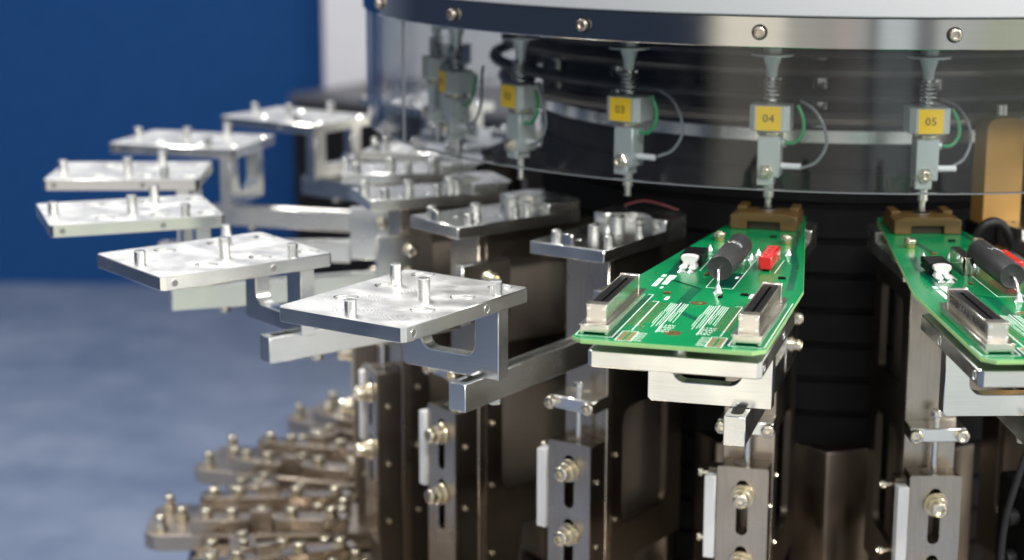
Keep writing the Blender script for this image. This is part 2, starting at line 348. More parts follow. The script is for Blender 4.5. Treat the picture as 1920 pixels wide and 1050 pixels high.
    bm = bmesh.new(); fbox(bm, .3665, .3858, -.0172, .0180, -.1117, -.1028); cb = P('clamp_block', bm, ALU, bevel=.0006)
    for u in (-.0142, .0150):
        bm = bmesh.new(); capscrew(bm, V(.3859, u, -.1073), (0, -1, 0), .0043, .0044); finish('clamp_screw', bm, SCREW, cb)
    bm = bmesh.new(); lathe(bm, [(0, -.1340), (.0021, -.1340), (.0021, -.0975), (.0036, -.0972), (.0038, -.0945), (.003, -.0930), (0, -.0928)], V(.3765, .0008, 0), (0, 0, 1), 18); P('rod', bm, STEEL)
    # pale scale strip on the left of the slotted plate
    bm = bmesh.new(); fbox(bm, .3670, .3796, -.0236, -.0157, -.2000, -.1375); sb = P('side_block', bm, SHADEN, bevel=.0004)
    for z in (-.1440, -.1885):
        bm = bmesh.new(); cyl(bm, V(.3710, -.0237, z), (-1, 0, 0), .0017, .0050, 12); capscrew(bm, V(.3710, -.0285, z), (-1, 0, 0), .0032, .0030, 18); finish('side_screw', bm, SCREW, sb)
    bm = bmesh.new(); fbox(bm, .3798, .3890, -.0243, -.0172, -.1956, -.1405); P('side_strip', bm, WHITE, bevel=.0004)
    # foot: base plate with clamp rails and bolts
    bm = bmesh.new()
    prism(bm, [(.300, -.038), (.550, -.038), (.559, -.029), (.559, .029), (.550, .038), (.300, .038)],
          [(rrect(.43, .455, -.006, .006, .005, 4), .006), (circ(.505, .0, .003, 12), .004), (circ(.48, .008, .003, 12), .004)], top, -.3105, -.2960)
    bp = P('base_plate', bm, BASEM, bevel=.0012)
    for sd in (-1, 1):
        bm = bmesh.new()
        prism(bm, [(.392, .0200), (.512, .0200), (.520, .025), (.520, .0370), (.472, .0370), (.472, .0290), (.452, .0290), (.452, .0370), (.392, .0370)], [],
              lambda a, b, c: V(a, sd*b, c), -.2959, -.2840)
        rl = P('clamp_rail', bm, BASEM, bevel=.0009)
        bm = bmesh.new(); fbox(bm, .4530, .4710, sd*.0333-.0037, sd*.0333+.0037, -.2959, -.2765); finish('stop_block', bm, BASEM, rl, bevel=.0008)
        for r in (.405, .4380, .4870, .5080):
            bm = bmesh.new(); lathe(bm, [(0, 0), (.0066, 0), (.0066, .0014), (0, .0014)], V(r, sd*.0270, -.2838), (0, 0, 1)); capscrew(bm, V(r, sd*.0270, -.2824), (0, 0, 1), .0050, .0056)
            finish('rail_bolt', bm, SCREW, rl)
    for r, u, h in ((.546, -.026, .008), (.546, .026, .008), (.532, 0, .006), (.397, -.010, .009), (.397, .010, .009), (.465, 0, .006), (.418, .0, .008)):
        bm = bmesh.new(); lathe(bm, [(0, 0), (.0070, 0), (.0070, .0016), (0, .0016)], V(r, u, -.2959), (0, 0, 1)); cyl(bm, V(r, u, -.2943), (0, 0, 1), .0056, .0034, 6, .0003); capscrew(bm, V(r, u, -.2910), (0, 0, 1), .0044, h)
        finish('base_bolt', bm, SCREW, bp)
    return t
FLAB = {
 6: 'empty test fixture at the frame edge beyond the fixture whose board has a metal can',
 5: 'test fixture holding the green board that carries a small metal can, under label 05',
 4: 'test fixture holding the green board without a metal can, under label 04',
 3: 'empty test fixture under label 03, beside the fixture of the 04 board',
 2: 'empty test fixture under label 02, between the fixtures of labels 03 and 01',
 1: 'empty test fixture under label 01, next after the fixture of label 02',
 0: 'empty test fixture directly behind the fixture of label 01',
 -1: 'empty test fixture second behind the fixture of label 01',
 -2: 'empty test fixture third behind the fixture of label 01, before the black cabinet',
 -3: 'blurred empty test fixture behind the tinted cover, fourth behind the fixture of label 01',
 -4: 'blurred empty test fixture behind the tinted cover, fifth behind the fixture of label 01',
}
proto = make_fixture()
for i, s in enumerate((3, 4, 5, 2, 1, 0, -1, -2, -3, -4, 6)):
    f = proto if i == 0 else link_copy(proto)
    f.location = pos(s, R0, Z0); f.rotation_euler = (0, 0, theta(s))
    tag(f, FLAB[s], 'test fixture', 'test fixtures ringed round the machine')
    if s in (4, 5):
        for ch in f.children:
            for g in ch.children:
                if g.name.startswith('locating_pin'):
                    h = max(v.co.z for v in g.data.vertices); zb = 0 if ch.name.startswith('outer') else .0013
                    g.scale.z = (.0087-zb)/h

# tie plates bolted to the turntable between neighbouring feet
def make_tie():
    t = empty('tie_plate', (0, 0, 0))
    bm = bmesh.new(); prism(bm, [(.395, -.019), (.505, -.033), (.516, -.024), (.516, .024), (.505, .033), (.395, .019)], [(rrect(.425, .455, -.005, .005, .0045, 4), .005)], V, -.3120, -.3010); finish('plate', bm, BASEM, t, bevel=.0012)
    bm = bmesh.new(); fbox(bm, .468, .490, -.016, .016, -.3009, -.2880); bl = finish('block', bm, BASEM, t, bevel=.001)
    for u in (-.009, .009):
        bm = bmesh.new(); capscrew(bm, V(.479, u, -.2879), (0, 0, 1), .0046, .0050); finish('block_bolt', bm, SCREW, bl)
    for r, u in ((.503, -.022), (.503, .022), (.503, 0), (.412, -.012), (.412, .012), (.447, .014), (.447, -.014)):
        bm = bmesh.new(); lathe(bm, [(0, 0), (.0066, 0), (.0066, .0014), (0, .0014)], V(r, u, -.3009), (0, 0, 1)); capscrew(bm, V(r, u, -.2995), (0, 0, 1), .0048, .0062); finish('bolt', bm, SCREW, t)
    return t
tie = make_tie()
TLAB = {0: 'bronze-toned tie plate between the foot under label 01 and the next foot behind it',
        -1: 'bronze-toned tie plate between the first and second feet behind label 01', -2: 'bronze-toned tie plate between the second and third feet behind label 01',
        -3: 'bronze-toned tie plate between the third and fourth feet behind label 01', -4: 'bronze-toned tie plate between the fourth and fifth feet behind label 01'}
for i, k in enumerate(TLAB):
    o = tie if i == 0 else link_copy(tie)
    o.location = pos(k+.5, R0, Z0); o.rotation_euler = (0, 0, theta(k+.5))
    tag(o, TLAB[k], 'tie plate', 'tie plates between the feet')

# turntable under the feet
tt = empty('turntable', (0, 0, -.345))
bm = bmesh.new(); lathe(bm, [(0, 0), (.520, 0), (.524, .004), (.524, .028), (.520, .0325), (0, .0325)], (0, 0, 0), seg=160); finish('disc', bm, NICK, tt)
bm = bmesh.new(); lathe(bm, [(0, -.45), (.30, -.45), (.30, -.002), (0, -.002)], (0, 0, 0), seg=96); finish('pedestal', bm, BLACK, tt)
tag(tt, 'round nickel-plated turntable disc carrying the feet of all fixtures', 'turntable')

# central column
cc = empty('central_column', (0, 0, -.312))
bm = bmesh.new(); prof = [(0, 0), (.232, 0)]
z = 0.
while z < .36:
    prof += [(.232, z), (.232, z+.020), (.2285, z+.0215), (.2285, z+.0235)]; z += .025
prof += [(.232, .362), (.232, .50), (0, .50)]
lathe(bm, prof, seg=120); finish('core', bm, BLACK, cc)  # ribbed column, widened so its black also stands for the dark interior
bm = bmesh.new(); lathe(bm, [(.2325, .366), (.2355, .367), (.2355, .3755), (.2325, .3765)], seg=120); finish('band', bm, ALU, cc)
for k in range(-2, 16):
    s = k+.5
    bm = bmesh.new(); t = theta(s)
    def hf(a, b, c): return (math.sin(t)*a+math.cos(t)*b, -math.cos(t)*a+math.sin(t)*b, c)
    prism(bm, [(.2535, -.002), (.2385, .0315), (.200, .0315), (.200, -.045), (.2100, -.045)], [], hf, .002, .1502); finish('corner_housing', bm, SHADEN, cc, bevel=.0012)
for k in range(20):
    t = theta(k)+.09
    bm = bmesh.new(); lathe(bm, [(0, .38), (.006, .38), (.006, .49), (0, .49)], (math.sin(t)*.245, -math.cos(t)*.245, 0), seg=14); finish('upright_rod', bm, STEEL if k % 3 else BLACK, cc)  # added rods that stand in for vertical stripes of reflected light
for zz, rr, tr_ in ((.388, .262, .0055), (.404, .270, .0045), (.420, .259, .0060), (.433, .276, .0035)):
    bm = bmesh.new(); lathe(bm, [(rr+tr_*math.cos(2*PI*k/8), zz+tr_*math.sin(2*PI*k/8)) for k in range(9)], seg=120); finish('air_line', bm, RUBBER if rr > .265 else SHADEN, cc)
tag(cc, 'ribbed black central column with a pale band inside the tinted cover', 'column')

# ================================================================== TINTED DRUM COVER AND HOOD
HOOD = grain(mat('hood_paint', (.40, .41, .43), .4), (700, 700, 700), .05, (.34, .46), .02, .01)
GL = bpy.data.materials.new('smoked_acrylic'); GL.use_nodes = True
g = GL.node_tree; g.nodes.clear()
tr = g.nodes.new('ShaderNodeBsdfTransparent'); tr.inputs[0].default_value = (.85, .865, .875, 1)
gs = g.nodes.new('ShaderNodeBsdfGlossy'); gs.inputs['Roughness'].default_value = .03
gt = g.nodes.new('ShaderNodeTexCoord'); gn = g.nodes.new('ShaderNodeTexNoise'); gn.inputs['Scale'].default_value = 14; gn.inputs['Detail'].default_value = 6; g.links.new(gt.outputs['Object'], gn.inputs[0])
gr = g.nodes.new('ShaderNodeMapRange'); gr.inputs['From Min'].default_value = .35; gr.inputs['From Max'].default_value = .7; gr.inputs['To Min'].default_value = .01; gr.inputs['To Max'].default_value = .07
g.links.new(gn.outputs[0], gr.inputs[0]); g.links.new(gr.outputs[0], gs.inputs['Roughness'])
gb = g.nodes.new('ShaderNodeBump'); gb.inputs['Strength'].default_value = .05; gb.inputs['Distance'].default_value = .004; g.links.new(gn.outputs[0], gb.inputs['Height']); g.links.new(gb.outputs[0], gs.inputs['Normal'])
lw = g.nodes.new('ShaderNodeLayerWeight'); lw.inputs['Blend'].default_value = .5
pw = g.nodes.new('ShaderNodeMath'); pw.operation = 'POWER'; pw.inputs[1].default_value = 4.5; g.links.new(lw.outputs['Facing'], pw.inputs[0])
fr = g.nodes.new('ShaderNodeMapRange'); fr.inputs['To Min'].default_value = .032; fr.inputs['To Max'].default_value = 1; g.links.new(pw.outputs[0], fr.inputs['Value'])
ms = g.nodes.new('ShaderNodeMixShader'); ou = g.nodes.new('ShaderNodeOutputMaterial')
g.links.new(fr.outputs[0], ms.inputs[0]); g.links.new(tr.outputs[0], ms.inputs[1]); g.links.new(gs.outputs[0], ms.inputs[2]); df = g.nodes.new('ShaderNodeBsdfDiffuse'); df.inputs[0].default_value = (.6, .62, .64, 1)
dn = g.nodes.new('ShaderNodeTexNoise'); dn.inputs['Scale'].default_value = 9; dn.inputs['Detail'].default_value = 8; dn.inputs['Roughness'].default_value = .7; g.links.new(gt.outputs['Object'], dn.inputs[0])
dr = g.nodes.new('ShaderNodeMapRange'); dr.inputs['From Min'].default_value = .42; dr.inputs['From Max'].default_value = .8; dr.inputs['To Max'].default_value = .022; g.links.new(dn.outputs[0], dr.inputs[0])
md = g.nodes.new('ShaderNodeMixShader'); g.links.new(dr.outputs[0], md.inputs[0]); g.links.new(ms.outputs[0], md.inputs[1]); g.links.new(df.outputs[0], md.inputs[2]); g.links.new(md.outputs[0], ou.inputs[0])
dc = empty('drum_cover', (0, 0, .0444))
bm = bmesh.new(); lathe(bm, [(.3680, 0), (.3720, 0), (.3720, .1070), (.3680, .1070), (.3680, 0)], seg=220); finish('acrylic_shell', bm, GL, dc)
EDGE = mat('acrylic_cut_edge', (.14, .15, .16), .45)
bm = bmesh.new(); lathe(bm, [(.3680, -.0008), (.3720, -.0008), (.3720, -.0002), (.3680, -.0002), (.3680, -.0008)], seg=220); finish('lower_rim', bm, EDGE, dc)
bm = bmesh.new(); lathe(bm, [(.3722, .0884), (.3738, .0884), (.3742, .0889), (.3742, .1070), (.3722, .1072), (.3722, .0884)], seg=220); finish('mounting_ring', bm, RING, dc)
bm = bmesh.new(); lathe(bm, [(.20, .092), (.3676, .092), (.3676, .097), (.20, .097)], seg=120); finish('top_plate', bm, BLACK, dc)
for k in range(20):
    a = theta(k)
    d = (math.sin(a), -math.cos(a), 0); p = Vector(d)*.3743; p.z = .0978
    bm = bmesh.new(); capscrew(bm, p+Vector(d)*.0006, d, .0039, .0034); rb = finish('ring_bolt', bm, NICK, dc)
    bm = bmesh.new(); lathe(bm, [(0, 0), (.0049, 0), (.0049, .0005), (0, .0005)], p, d); finish('gap_disc', bm, RUBBER, rb)  # dark disc outlining the bolt head against the ring
a = -1.05; d = Vector((math.sin(a), -math.cos(a), 0)); e = Vector((math.cos(a), math.sin(a), 0))
bm = bmesh.new(); q = [d*.3721-e*.0013, d*.3721+e*.0013, d*.3732+e*.0013, d*.3732-e*.0013]
hexa(bm, [v+Vector((0, 0, 0)) for v in q]+[v+Vector((0, 0, .088)) for v in q]); finish('seam_strip', bm, EDGE, dc)
tag(dc, 'smoked transparent acrylic drum cover bolted to a polished metal ring', 'cover')
bm = bmesh.new(); lathe(bm, [(0, 0), (.3750, 0), (.3762, .001), (.3762, .14), (.3620, .16), (0, .16)], seg=220)
tag(finish('machine_hood', bm, HOOD, loc=(0, 0, .1522)), 'white round machine hood sitting on top of the tinted drum cover', 'hood')

# ================================================================== PROBE HEADS
YEL = grain(mat('yellow_label', (.95, .60, .004), .5), (300, 300, 300), .03, (.45, .55), .03, .01)
INK = mat('black_print', (.02, .02, .02), .6)
PALE = grain(mat('pale_anodised', (.58, .63, .61), .35, .4), (400, 400, 60), .06, (.3, .42), .04, .01)
GREENT = mat('green_tube', (.03, .28, .10), .3); CLEART = mat('clear_tube', (.20, .215, .22), .15)
def make_head():
    t = empty('probe_head', (0, 0, 0)); H0 = .0228; RH = .3165
    def v(r, u, z): return (u, RH-r, z-H0)
    def P(n, bm, m, parent=t, **k): return finish(n, bm, m, parent, **k)
    b = bmesh.new(); lathe(b, [(0, .1361), (.0060, .1361), (.0060, .1240), (.0138, .1238), (.0138, .1224), (.0062, .1216), (.0040, .1150), (.0034, .1085), (0, .1085)], v(.3165, 0, 0), (0, 0, 1), 28); P('top_flange', b, PALE)
    b = bmesh.new(); lathe(b, [(0, .0915), (.0042, .0915), (.0042, .0950), (.0022, .0955), (.0022, .0985), (.0036, .0990), (.0036, .1010), (.0020, .1015), (.0020, .1085), (0, .1085)], v(.3165, 0, 0), (0, 0, 1), 16); P('upright_rod', b, STEEL)
    b = bmesh.new(); n = 60; tube(b, [v(.3165+.0056*math.sin(2*PI*6*i/n), .0056*math.cos(2*PI*6*i/n), .0920+.0155*i/n) for i in range(n+1)], .0007, 6, 1); P('spring', b, STEEL)
    b = bmesh.new(); prism(b, [(.3065, -.0125), (.3240, -.0125), (.3275, -.0090), (.3275, .0100), (.3240, .0135), (.3065, .0135)], [], lambda a, c, z: v(a, c, z), .0745, .0913); P('sensor_block', b, PALE, bevel=.0006)
    b = bmesh.new(); prism(b, [(-.0078, .0752), (.0082, .0752), (.0082, .0908), (-.0078, .0908)], [], lambda a, c, r: v(r, a, c), .3276, .3280); lb = P('label_plate', b, YEL)
    b = bmesh.new(); cyl(b, v(.3165, 0, .0710), (0, 0, 1), .0085, .0034, 24); P('collar', b, BRASSW)
    b = bmesh.new(); cbox(b, -.0070, .0076, -.0070, .0080, .0440-H0, .0709-H0); P('actuator_block', b, PALE, bevel=.0006)
    b = bmesh.new(); cbox(b, -.0070, .0038, -.0068, .0060, .0385-H0, .0439-H0); P('lower_clamp', b, PALE, bevel=.0005)
    b = bmesh.new(); lathe(b, [(0, 0), (.0050, 0), (.0050, .0016), (.0046, .0020), (0, .0020)], v(.3236, -.0012, .0478), (0, -1, 0), 6); capscrew(b, v(.3256, -.0012, .0478), (0, -1, 0), .0032, .0022, 18); P('hex_screw', b, SCREW)
    b = bmesh.new(); lathe(b, [(0, .0385), (.0035, .0385), (.0035, .0300), (.0022, .0292), (.0022, .0246), (.0030, .0240), (.0030, .0234), (0, .0230)], v(.3155, 0, 0), (0, 0, 1), 20); P('plunger_tip', b, STEEL)
    b = bmesh.new(); cyl(b, v(.3165, .0077, .0510), (1, 0, 0), .0021, .0130, 16); P('air_fitting', b, WHITE)
    b = bmesh.new(); tube(b, [v(.3165, .0215, .0508), v(.314, .031, .055), v(.312, .037, .066), v(.311, .035, .078), v(.309, .028, .088), v(.305, .018, .0925)], .0011, 10); P('clear_hose', b, CLEART)
    b = bmesh.new(); tube(b, [v(.3165, .0105, .0665), v(.316, .017, .0670), v(.315, .0218, .073), v(.313, .0215, .082), v(.311, .0175, .090)], .0013, 10); P('green_hose', b, GREENT)
    b = bmesh.new(); cyl(b, v(.3165, .0077, .0660), (1, 0, 0), .0028, .0028, 12); P('hose_elbow', b, PALE)
    return t, lb, v
ph, lb0, hv = make_head()
words = {6: '06', 5: '05', 4: '04', 3: '03', 2: '02', 1: '01', 0: '20', -1: '19'}
for i, s in enumerate((5, 4, 3, 2, 1, 0, -1, 6)):
    h = ph if i == 0 else link_copy(ph)
    h.location = pos(s, .3165, .0228); h.rotation_euler = (0, 0, theta(s))
    seen = s in (1, 2, 3, 4, 5)
    tag(h, {5: 'spring-loaded probe head labelled 05, pressing on the board that has a metal can', 4: 'spring-loaded probe head labelled 04, pressing on the board without a metal can',
         3: 'spring-loaded probe head labelled 03, above the empty plate with the red wire', 2: 'spring-loaded probe head labelled 02, between the heads of 03 and 01',
         1: 'spring-loaded probe head labelled 01, just behind the head of 02'}[s] if seen else
        {0: 'blurred probe head next behind the one labelled 01', -1: 'blurred probe head second behind the one labelled 01', 6: 'probe head at the frame edge next to the one labelled 05'}[s],
        'probe head', 'probe heads hanging inside the tinted cover')
for h in [o for o in COL.objects if o.name.startswith('probe_head')]:
    s = round((h.rotation_euler.z-TH4)/DTH)+4
    rnd = random.Random(s+50)
    for c in h.children:
        if 'hose' in c.name and 'elbow' not in c.name:
            c.rotation_euler = (rnd.uniform(-.10, .10), 0, rnd.uniform(-.22, .22)); c.scale = (rnd.uniform(.96, 1.05), 1, rnd.uniform(.95, 1.06))
    lb = [c for c in h.children if c.name.startswith('label_plate')][0]
    M = Matrix.Translation(hv(.3281, .0002, .0828)) @ Matrix.Rotation(PI/2, 4, 'X')
    text_mesh('number', words[s], .0072, INK, lb, M, .00005, xs=1.1)

# ================================================================== CIRCUIT BOARDS
GRN = mat('green_solder_mask', (.000, .235, .075), .22, Coat_Weight=.2, Coat_Roughness=.1)
def grn(m):
    b = bsdf(m); t = N(m, 'ShaderNodeTexCoord'); n = N(m, 'ShaderNodeTexNoise'); n.inputs['Scale'].default_value = 35; n.inputs['Detail'].default_value = 5; lk(m, t.outputs['Object'], n.inputs[0])
    rr = N(m, 'ShaderNodeValToRGB'); rr.color_ramp.elements[0].color = (.0, .18, .055, 1); rr.color_ramp.elements[1].color = (.0, .26, .088, 1); lk(m, n.outputs[0], rr.inputs[0]); lk(m, rr.outputs[0], b.inputs['Base Color'])
    n2 = N(m, 'ShaderNodeTexNoise'); n2.inputs['Scale'].default_value = 700; lk(m, t.outputs['Object'], n2.inputs[0])
    bp = N(m, 'ShaderNodeBump'); bp.inputs['Strength'].default_value = .06; bp.inputs['Distance'].default_value = .0003; lk(m, n2.outputs[0], bp.inputs['Height']); lk(m, bp.outputs[0], b.inputs['Normal'])
grn(GRN)
LIME = grain(mat('board_edge', (.30, .52, .20), .5), (300, 300, 1500), .1, (.4, .6), .12, .01)
TRACE = mat('dark_green_trace', (.0, .065, .045), .22, Coat_Weight=.5, Coat_Roughness=.08)
SILK = mat('white_silkscreen', (.80, .84, .80), .5)
GOLD = mat('gold_pad', (.70, .52, .24), .3, 1); COPPER = mat('copper_pad', (.72, .42, .22), .35, .8)
CONN = grain(mat('nickel_connector_shell', (.80, .76, .70), .25, 1), (900, 900, 900), .05, (.18, .32), .05, .01)
INSERT = grain(mat('black_insert', (.008, .008, .009), .5, Specular_IOR_Level=.1), (900, 900, 900), .3, (.3, .5), .3, .02)
SOLDER = mat('solder', (.85, .85, .83), .22, 1)
TIN = mat('tinned_tab', (.78, .78, .76), .45, .5)
SLEEVE = grain(mat('black_sleeve', (.022, .022, .024), .5), (60, 60, 60), .2, (.42, .6), .2, .03)
RED = grain(mat('red_plastic', (.55, .012, .015), .25), (100, 100, 100), .03, (.2, .3), .05, .01)
BROWN = grain(mat('amber_brown_plastic', (.12, .068, .020), .35), (100, 100, 100), .05, (.3, .45), .12, .01)
CAN = grain(mat('metal_can', (.50, .48, .42), .18, 1), (300, 300, 300), .05, (.12, .25), .06, .01)
GREYINK = mat('grey_print', (.38, .40, .42), .6)
RB, ZB, ZT = .46, .0088, .0110
def bv(r, u, z): return (u, RB-r, z-ZB)
def bt(a, b, c): return bv(a, b, c)
EPS = .00006
def strips(bm, polys, w, lift):
    """flat printed lines: polylines of (r,u) with width w laid on the board"""
    for k, pl in enumerate(polys):
        z = ZT+lift
        for (r0, u0), (r1, u1) in zip(pl, pl[1:]):
            d = Vector((r1-r0, u1-u0)); d.normalize(); n = Vector((-d.y, d.x))*w/2; e = d*w/2
            hexa(bm, [bv(r0-e.x+n.x, u0-e.y+n.y, z-.00003), bv(r1+e.x+n.x, u1+e.y+n.y, z-.00003), bv(r1+e.x-n.x, u1+e.y-n.y, z-.00003), bv(r0-e.x-n.x, u0-e.y-n.y, z-.00003),
                      bv(r0-e.x+n.x, u0-e.y+n.y, z), bv(r1+e.x+n.x, u1+e.y+n.y, z), bv(r1+e.x-n.x, u1+e.y-n.y, z), bv(r0-e.x-n.x, u0-e.y-n.y, z)])
def rects(bm, L, lift):
    for r0, r1, u0, u1 in L:
        z = ZT+lift; hexa(bm, [bv(a, b, c) for c in (z-.00003, z) for a, b in ((r0, u0), (r1, u0), (r1, u1), (r0, u1))])
def btext(name, s, r, u, size, parent, m=SILK, rot=0, lift=.0002, align='CENTER', xs=1.):
    M = Matrix.Translation(bv(r, u, ZT+lift)) @ Matrix.Rotation(rot, 4, 'Z'); return text_mesh(name, s, size, m, parent, M, .00002, align, xs)
def connector(parent, sd, wording):
    c0, c1 = (.0315, .0460)
    lo, hi = (sd*c1, sd*c0) if sd < 0 else (c0, c1)
    b = bmesh.new()
    prism(b, [(lo, ZT+.0002), (lo, ZT+.0050), (hi, ZT+.0050), (hi, ZT+.0002), (hi-.0018, ZT+.0002), (hi-.0018, ZT+.0014), (lo+.0018, ZT+.0014), (lo+.0018, ZT+.0002)], [], lambda a, z, r: bv(r, a, z), .5470, .6350)
    base = finish('connector', b, CONN, parent, bevel=.0003)
    b = bmesh.new(); cbox(b, lo-.0006, hi+.0006, RB-.6356, RB-.5464, ZT+.0050-ZB, ZT+.0054-ZB); finish('flange', b, CONN, base, bevel=.0001)
    i0, i1 = lo+.0022, hi-.0022; mid = (i0+i1)/2; zt = ZT+.0145
    b = bmesh.new()   # hollow shell
    prism(b, [(.5550, i0), (.6300, i0), (.6300, i1), (.5550, i1)], [([(.5556, i0+.0007), (.6292, i0+.0007), (.6292, i1-.0007), (.5556, i1-.0007)], None)], bt, ZT+.0054, zt); finish('shell', b, CONN, base, bevel=.00015)
    b = bmesh.new(); prism(b, [(.5557, i0+.0008), (.6291, i0+.0008), (.6291, i1-.0008), (.5557, i1-.0008)], [([(.5600, mid-.0008), (.6250, mid-.0008), (.6250, mid+.0008), (.5600, mid+.0008)], .002)], bt, ZT+.0054, zt-.0006)
    ins = finish('insert', b, INSERT, base)
    for k, q in enumerate((i0+.0011, i1-.0011)):
        for z in (ZT+.0062, zt-.0026):
            b = bmesh.new(); cbox(b, q-.0011, q+.0011, RB-.6307, RB-.6301, z-ZB, z+.0018-ZB); finish('crimp_tab', b, SOLDER, base, bevel=.0001)
    b = bmesh.new(); cbox(b, i0-.0003, i1+.0003, RB-.6312, RB-.6240, zt+.0000-ZB, zt+.0005-ZB); finish('end_lip', b, CONN, base, bevel=.0001); b = bmesh.new(); cbox(b, i0-.0003, i1+.0003, RB-.5548, RB-.5530, ZT+.0054-ZB, zt+.0005-ZB)
    finish('end_lip', b, CONN, base, bevel=.0001)
    M = Matrix.Translation(bv(.5915, i0-.00012, ZT+.0102)) @ Matrix.Rotation(-PI/2, 4, 'Z') @ Matrix.Rotation(PI/2, 4, 'X')
    text_mesh('stamped_text', wording, .0060, INK, base, M, .00006, xs=1.28)
    return base
def blob(parent, r, u, rad=.0016, h=.0030, name='solder_joint'):
    b = bmesh.new(); lathe(b, [(0, 0), (rad*1.5, 0), (rad*1.1, h*.18), (rad, h*.45), (rad*.6, h*.8), (rad*.25, h), (rad*.2, h*1.5), (0, h*1.5)], bv(r, u, ZT), (0, 0, 1), 14); return finish(name, b, SOLDER, parent, smooth=80)
def make_board(can):
    t = empty('circuit_board', (0, 0, 0)); P = lambda n, b, m, parent=t, **k: finish(n, b, m, parent, **k)
    b = bmesh.new(); c = .006
    ol = [(.275, -.0196), (.503, -.0491), (.645-c, -.0491), (.645, -.0491+c), (.645, .0491-c), (.645-c, .0491), (.503, .0491), (.275, .0196)]
    prism(b, ol, [(circ(.5500, -.0015, .0022, 20), None), (circ(.6195, -.0013, .0024, 20), None)], bt, ZB, ZT)
    board = P('board', b, [LIME, GRN], bevel=.00012, topmat=1)
    for r, rad in ((.5500, .0046), (.6195, .0048)):
        b = bmesh.new(); lathe(b, [(.0022, 0), (rad, 0), (rad, .00005), (.0022, .00005), (.0022, -.002)], bv(r, -.0014, ZT+.00004), (0, 0, 1), 28); finish('plated_hole', b, GOLD, board)
    # dark traces
    b = bmesh.new(); T = []
    for k in range(4):
        o = k*.0013
        T.append([(.4975+o*.6, -.0254+o*.2), (.5105+o, -.0115+o*1.3), (.5420, -.0125+o*1.25), (.560, -.0125+o*1.25)])
        T.append([(.4825, -.0325+o), (.440, -.0330+o), (.400, -.0275+o*.8)])
    for k in range(3):
        o = k*.0014
        T.append([(.5720+o*1.7, -.0060), (.5860+o*1.7, .0060)])
        T.append([(.505, .0400+o), (.440, .0345+o), (.395, .0265+o), (.330, .0220+o*.7)])
        T.append([(.355+o*.6, -.016+o), (.395, -.012+o)])
    strips(b, T, .0010, EPS); P('trace', b, TRACE)
    b = bmesh.new(); rects(b, [(.5400, .6345, -.0312, -.0298), (.5400, .6345, .0303, .0312), (.625, .638, -.0300, -.0270), (.625, .638, .0275, .0300), (.470, .506, .0000, .0110)], EPS*.5); P('dark_mask', b, TRACE)
    # white print
    b = bmesh.new(); L = []
    L += [[(.5370, -.0290), (.6372, -.0290), (.6372, -.0478), (.618, -.0484)], [(.5370, .0300), (.6372, .0300), (.6372, .0478), (.5370, .0478)], [(.5370, -.0290), (.5370, -.0318)]]
    for u in (-.0226, -.0103, .0108, .0230): L.append([(.5525, u), (.6197, u)])
    L += [[(.5525, -.0226), (.5530, -.0260)], [(.5525, .0230), (.5530, .0195)]]
    L += [[(.511, -.0046), (.511, .0104), (.428, .0104), (.428, -.0046), (.511, -.0046)], [(.468, -.0160), (.430, -.0160)], [(.462, .0268), (.425, .0268)], [(.420, -.024), (.420, .024)]]
    for u0, u1 in ((-.0264, -.0184), (.0192, .0271)): L.append([(.6222, u0), (.6222, u1), (.6422, u1), (.6422, u0), (.6222, u0)])
    strips(b, L, .00050, EPS*2); P('silkscreen_lines', b, SILK)
    b = bmesh.new(); L = []
    for base, n, k in ((-.0154, 4, 0), (-.0084, 3, 1), (.0056, 4, 0), (.0126, 4, 1)):
        for j in range(n):
            u = base+j*.00118; e = (.602+.0025*((j*7) % 4)) if not k else (.594+.0018*((j*5) % 4))
            r = .5540+.0006*j
            while r < e:
                seg = (.02 if r < .565 else random.uniform(.0012, .0030)); q = min(e, r+seg)
                L.append([(r, u+(0 if r < .572 else -.0006*(1 if j < 2 else -.2))), (q, u+(0 if r < .572 else -.0006*(1 if j < 2 else -.2)))]); r = q+.0013
    strips(b, L, .00036, EPS*2); P('silkscreen_lettering', b, SILK)['kind'] = 'stuff'
    b = bmesh.new(); rects(b, [(.4845, .491, -.0346, -.0322), (.4945, .516, -.0348, -.0320), (.4850, .4960, -.0305, -.0262), (.4970, .5100, -.0302, -.0270), (.5160, .5205, -.0292, -.0276), (.540, .5475, -.0212, -.0190), (.520, .531, -.0345+.057, -.0330+.059), (.492, .500, .0302, .0330), (.478, .484, .0070, .0088)], EPS*2); P('silkscreen_block', b, SILK)
    for u in (-.0070, .0145):
        for k, w in enumerate(('+15V', 'GND', '3.3V', 'REV')): btext('silkscreen_text', w, .6050+k*.0043, u, .0034, t, xs=1.1)
    for u in (-.0156, .0163):
        for k, w in enumerate(('ID4', 'ID3', 'ID2', 'ID1', 'ID0')): btext('silkscreen_text', w, .6250+k*.0038, u, .0029, t, xs=1.)
    # gold through-hole pads in columns, copper jumper pads
    b = bmesh.new()
    for us, n in (((-.0270, -.0241, -.0209), 14), ((-.0182,), 12), ((.0184, .0215, .0246), 14)):
        for u in us:
            for k in range(n): lathe(b, [(0, 0), (.00105, 0), (.00105, .00006), (0, .00006)], bv(.5560+k*.0039, u, ZT), (0, 0, 1), 10)
    for k in range(3): lathe(b, [(0, 0), (.0010, 0), (.0010, .00006), (0, .00006)], bv(.6090+k*.0040, -.0190, ZT), (0, 0, 1), 10)
    P('gold_pads', b, GOLD)['kind'] = 'stuff'
    b = bmesh.new(); L = []
    for u0 in (-.0258, .0198):
        for k in range(5): L += [(.6234+k*.0038, .6260+k*.0038, u0, u0+.0027), (.6234+k*.0038, .6260+k*.0038, u0+.0041, u0+.0068)]
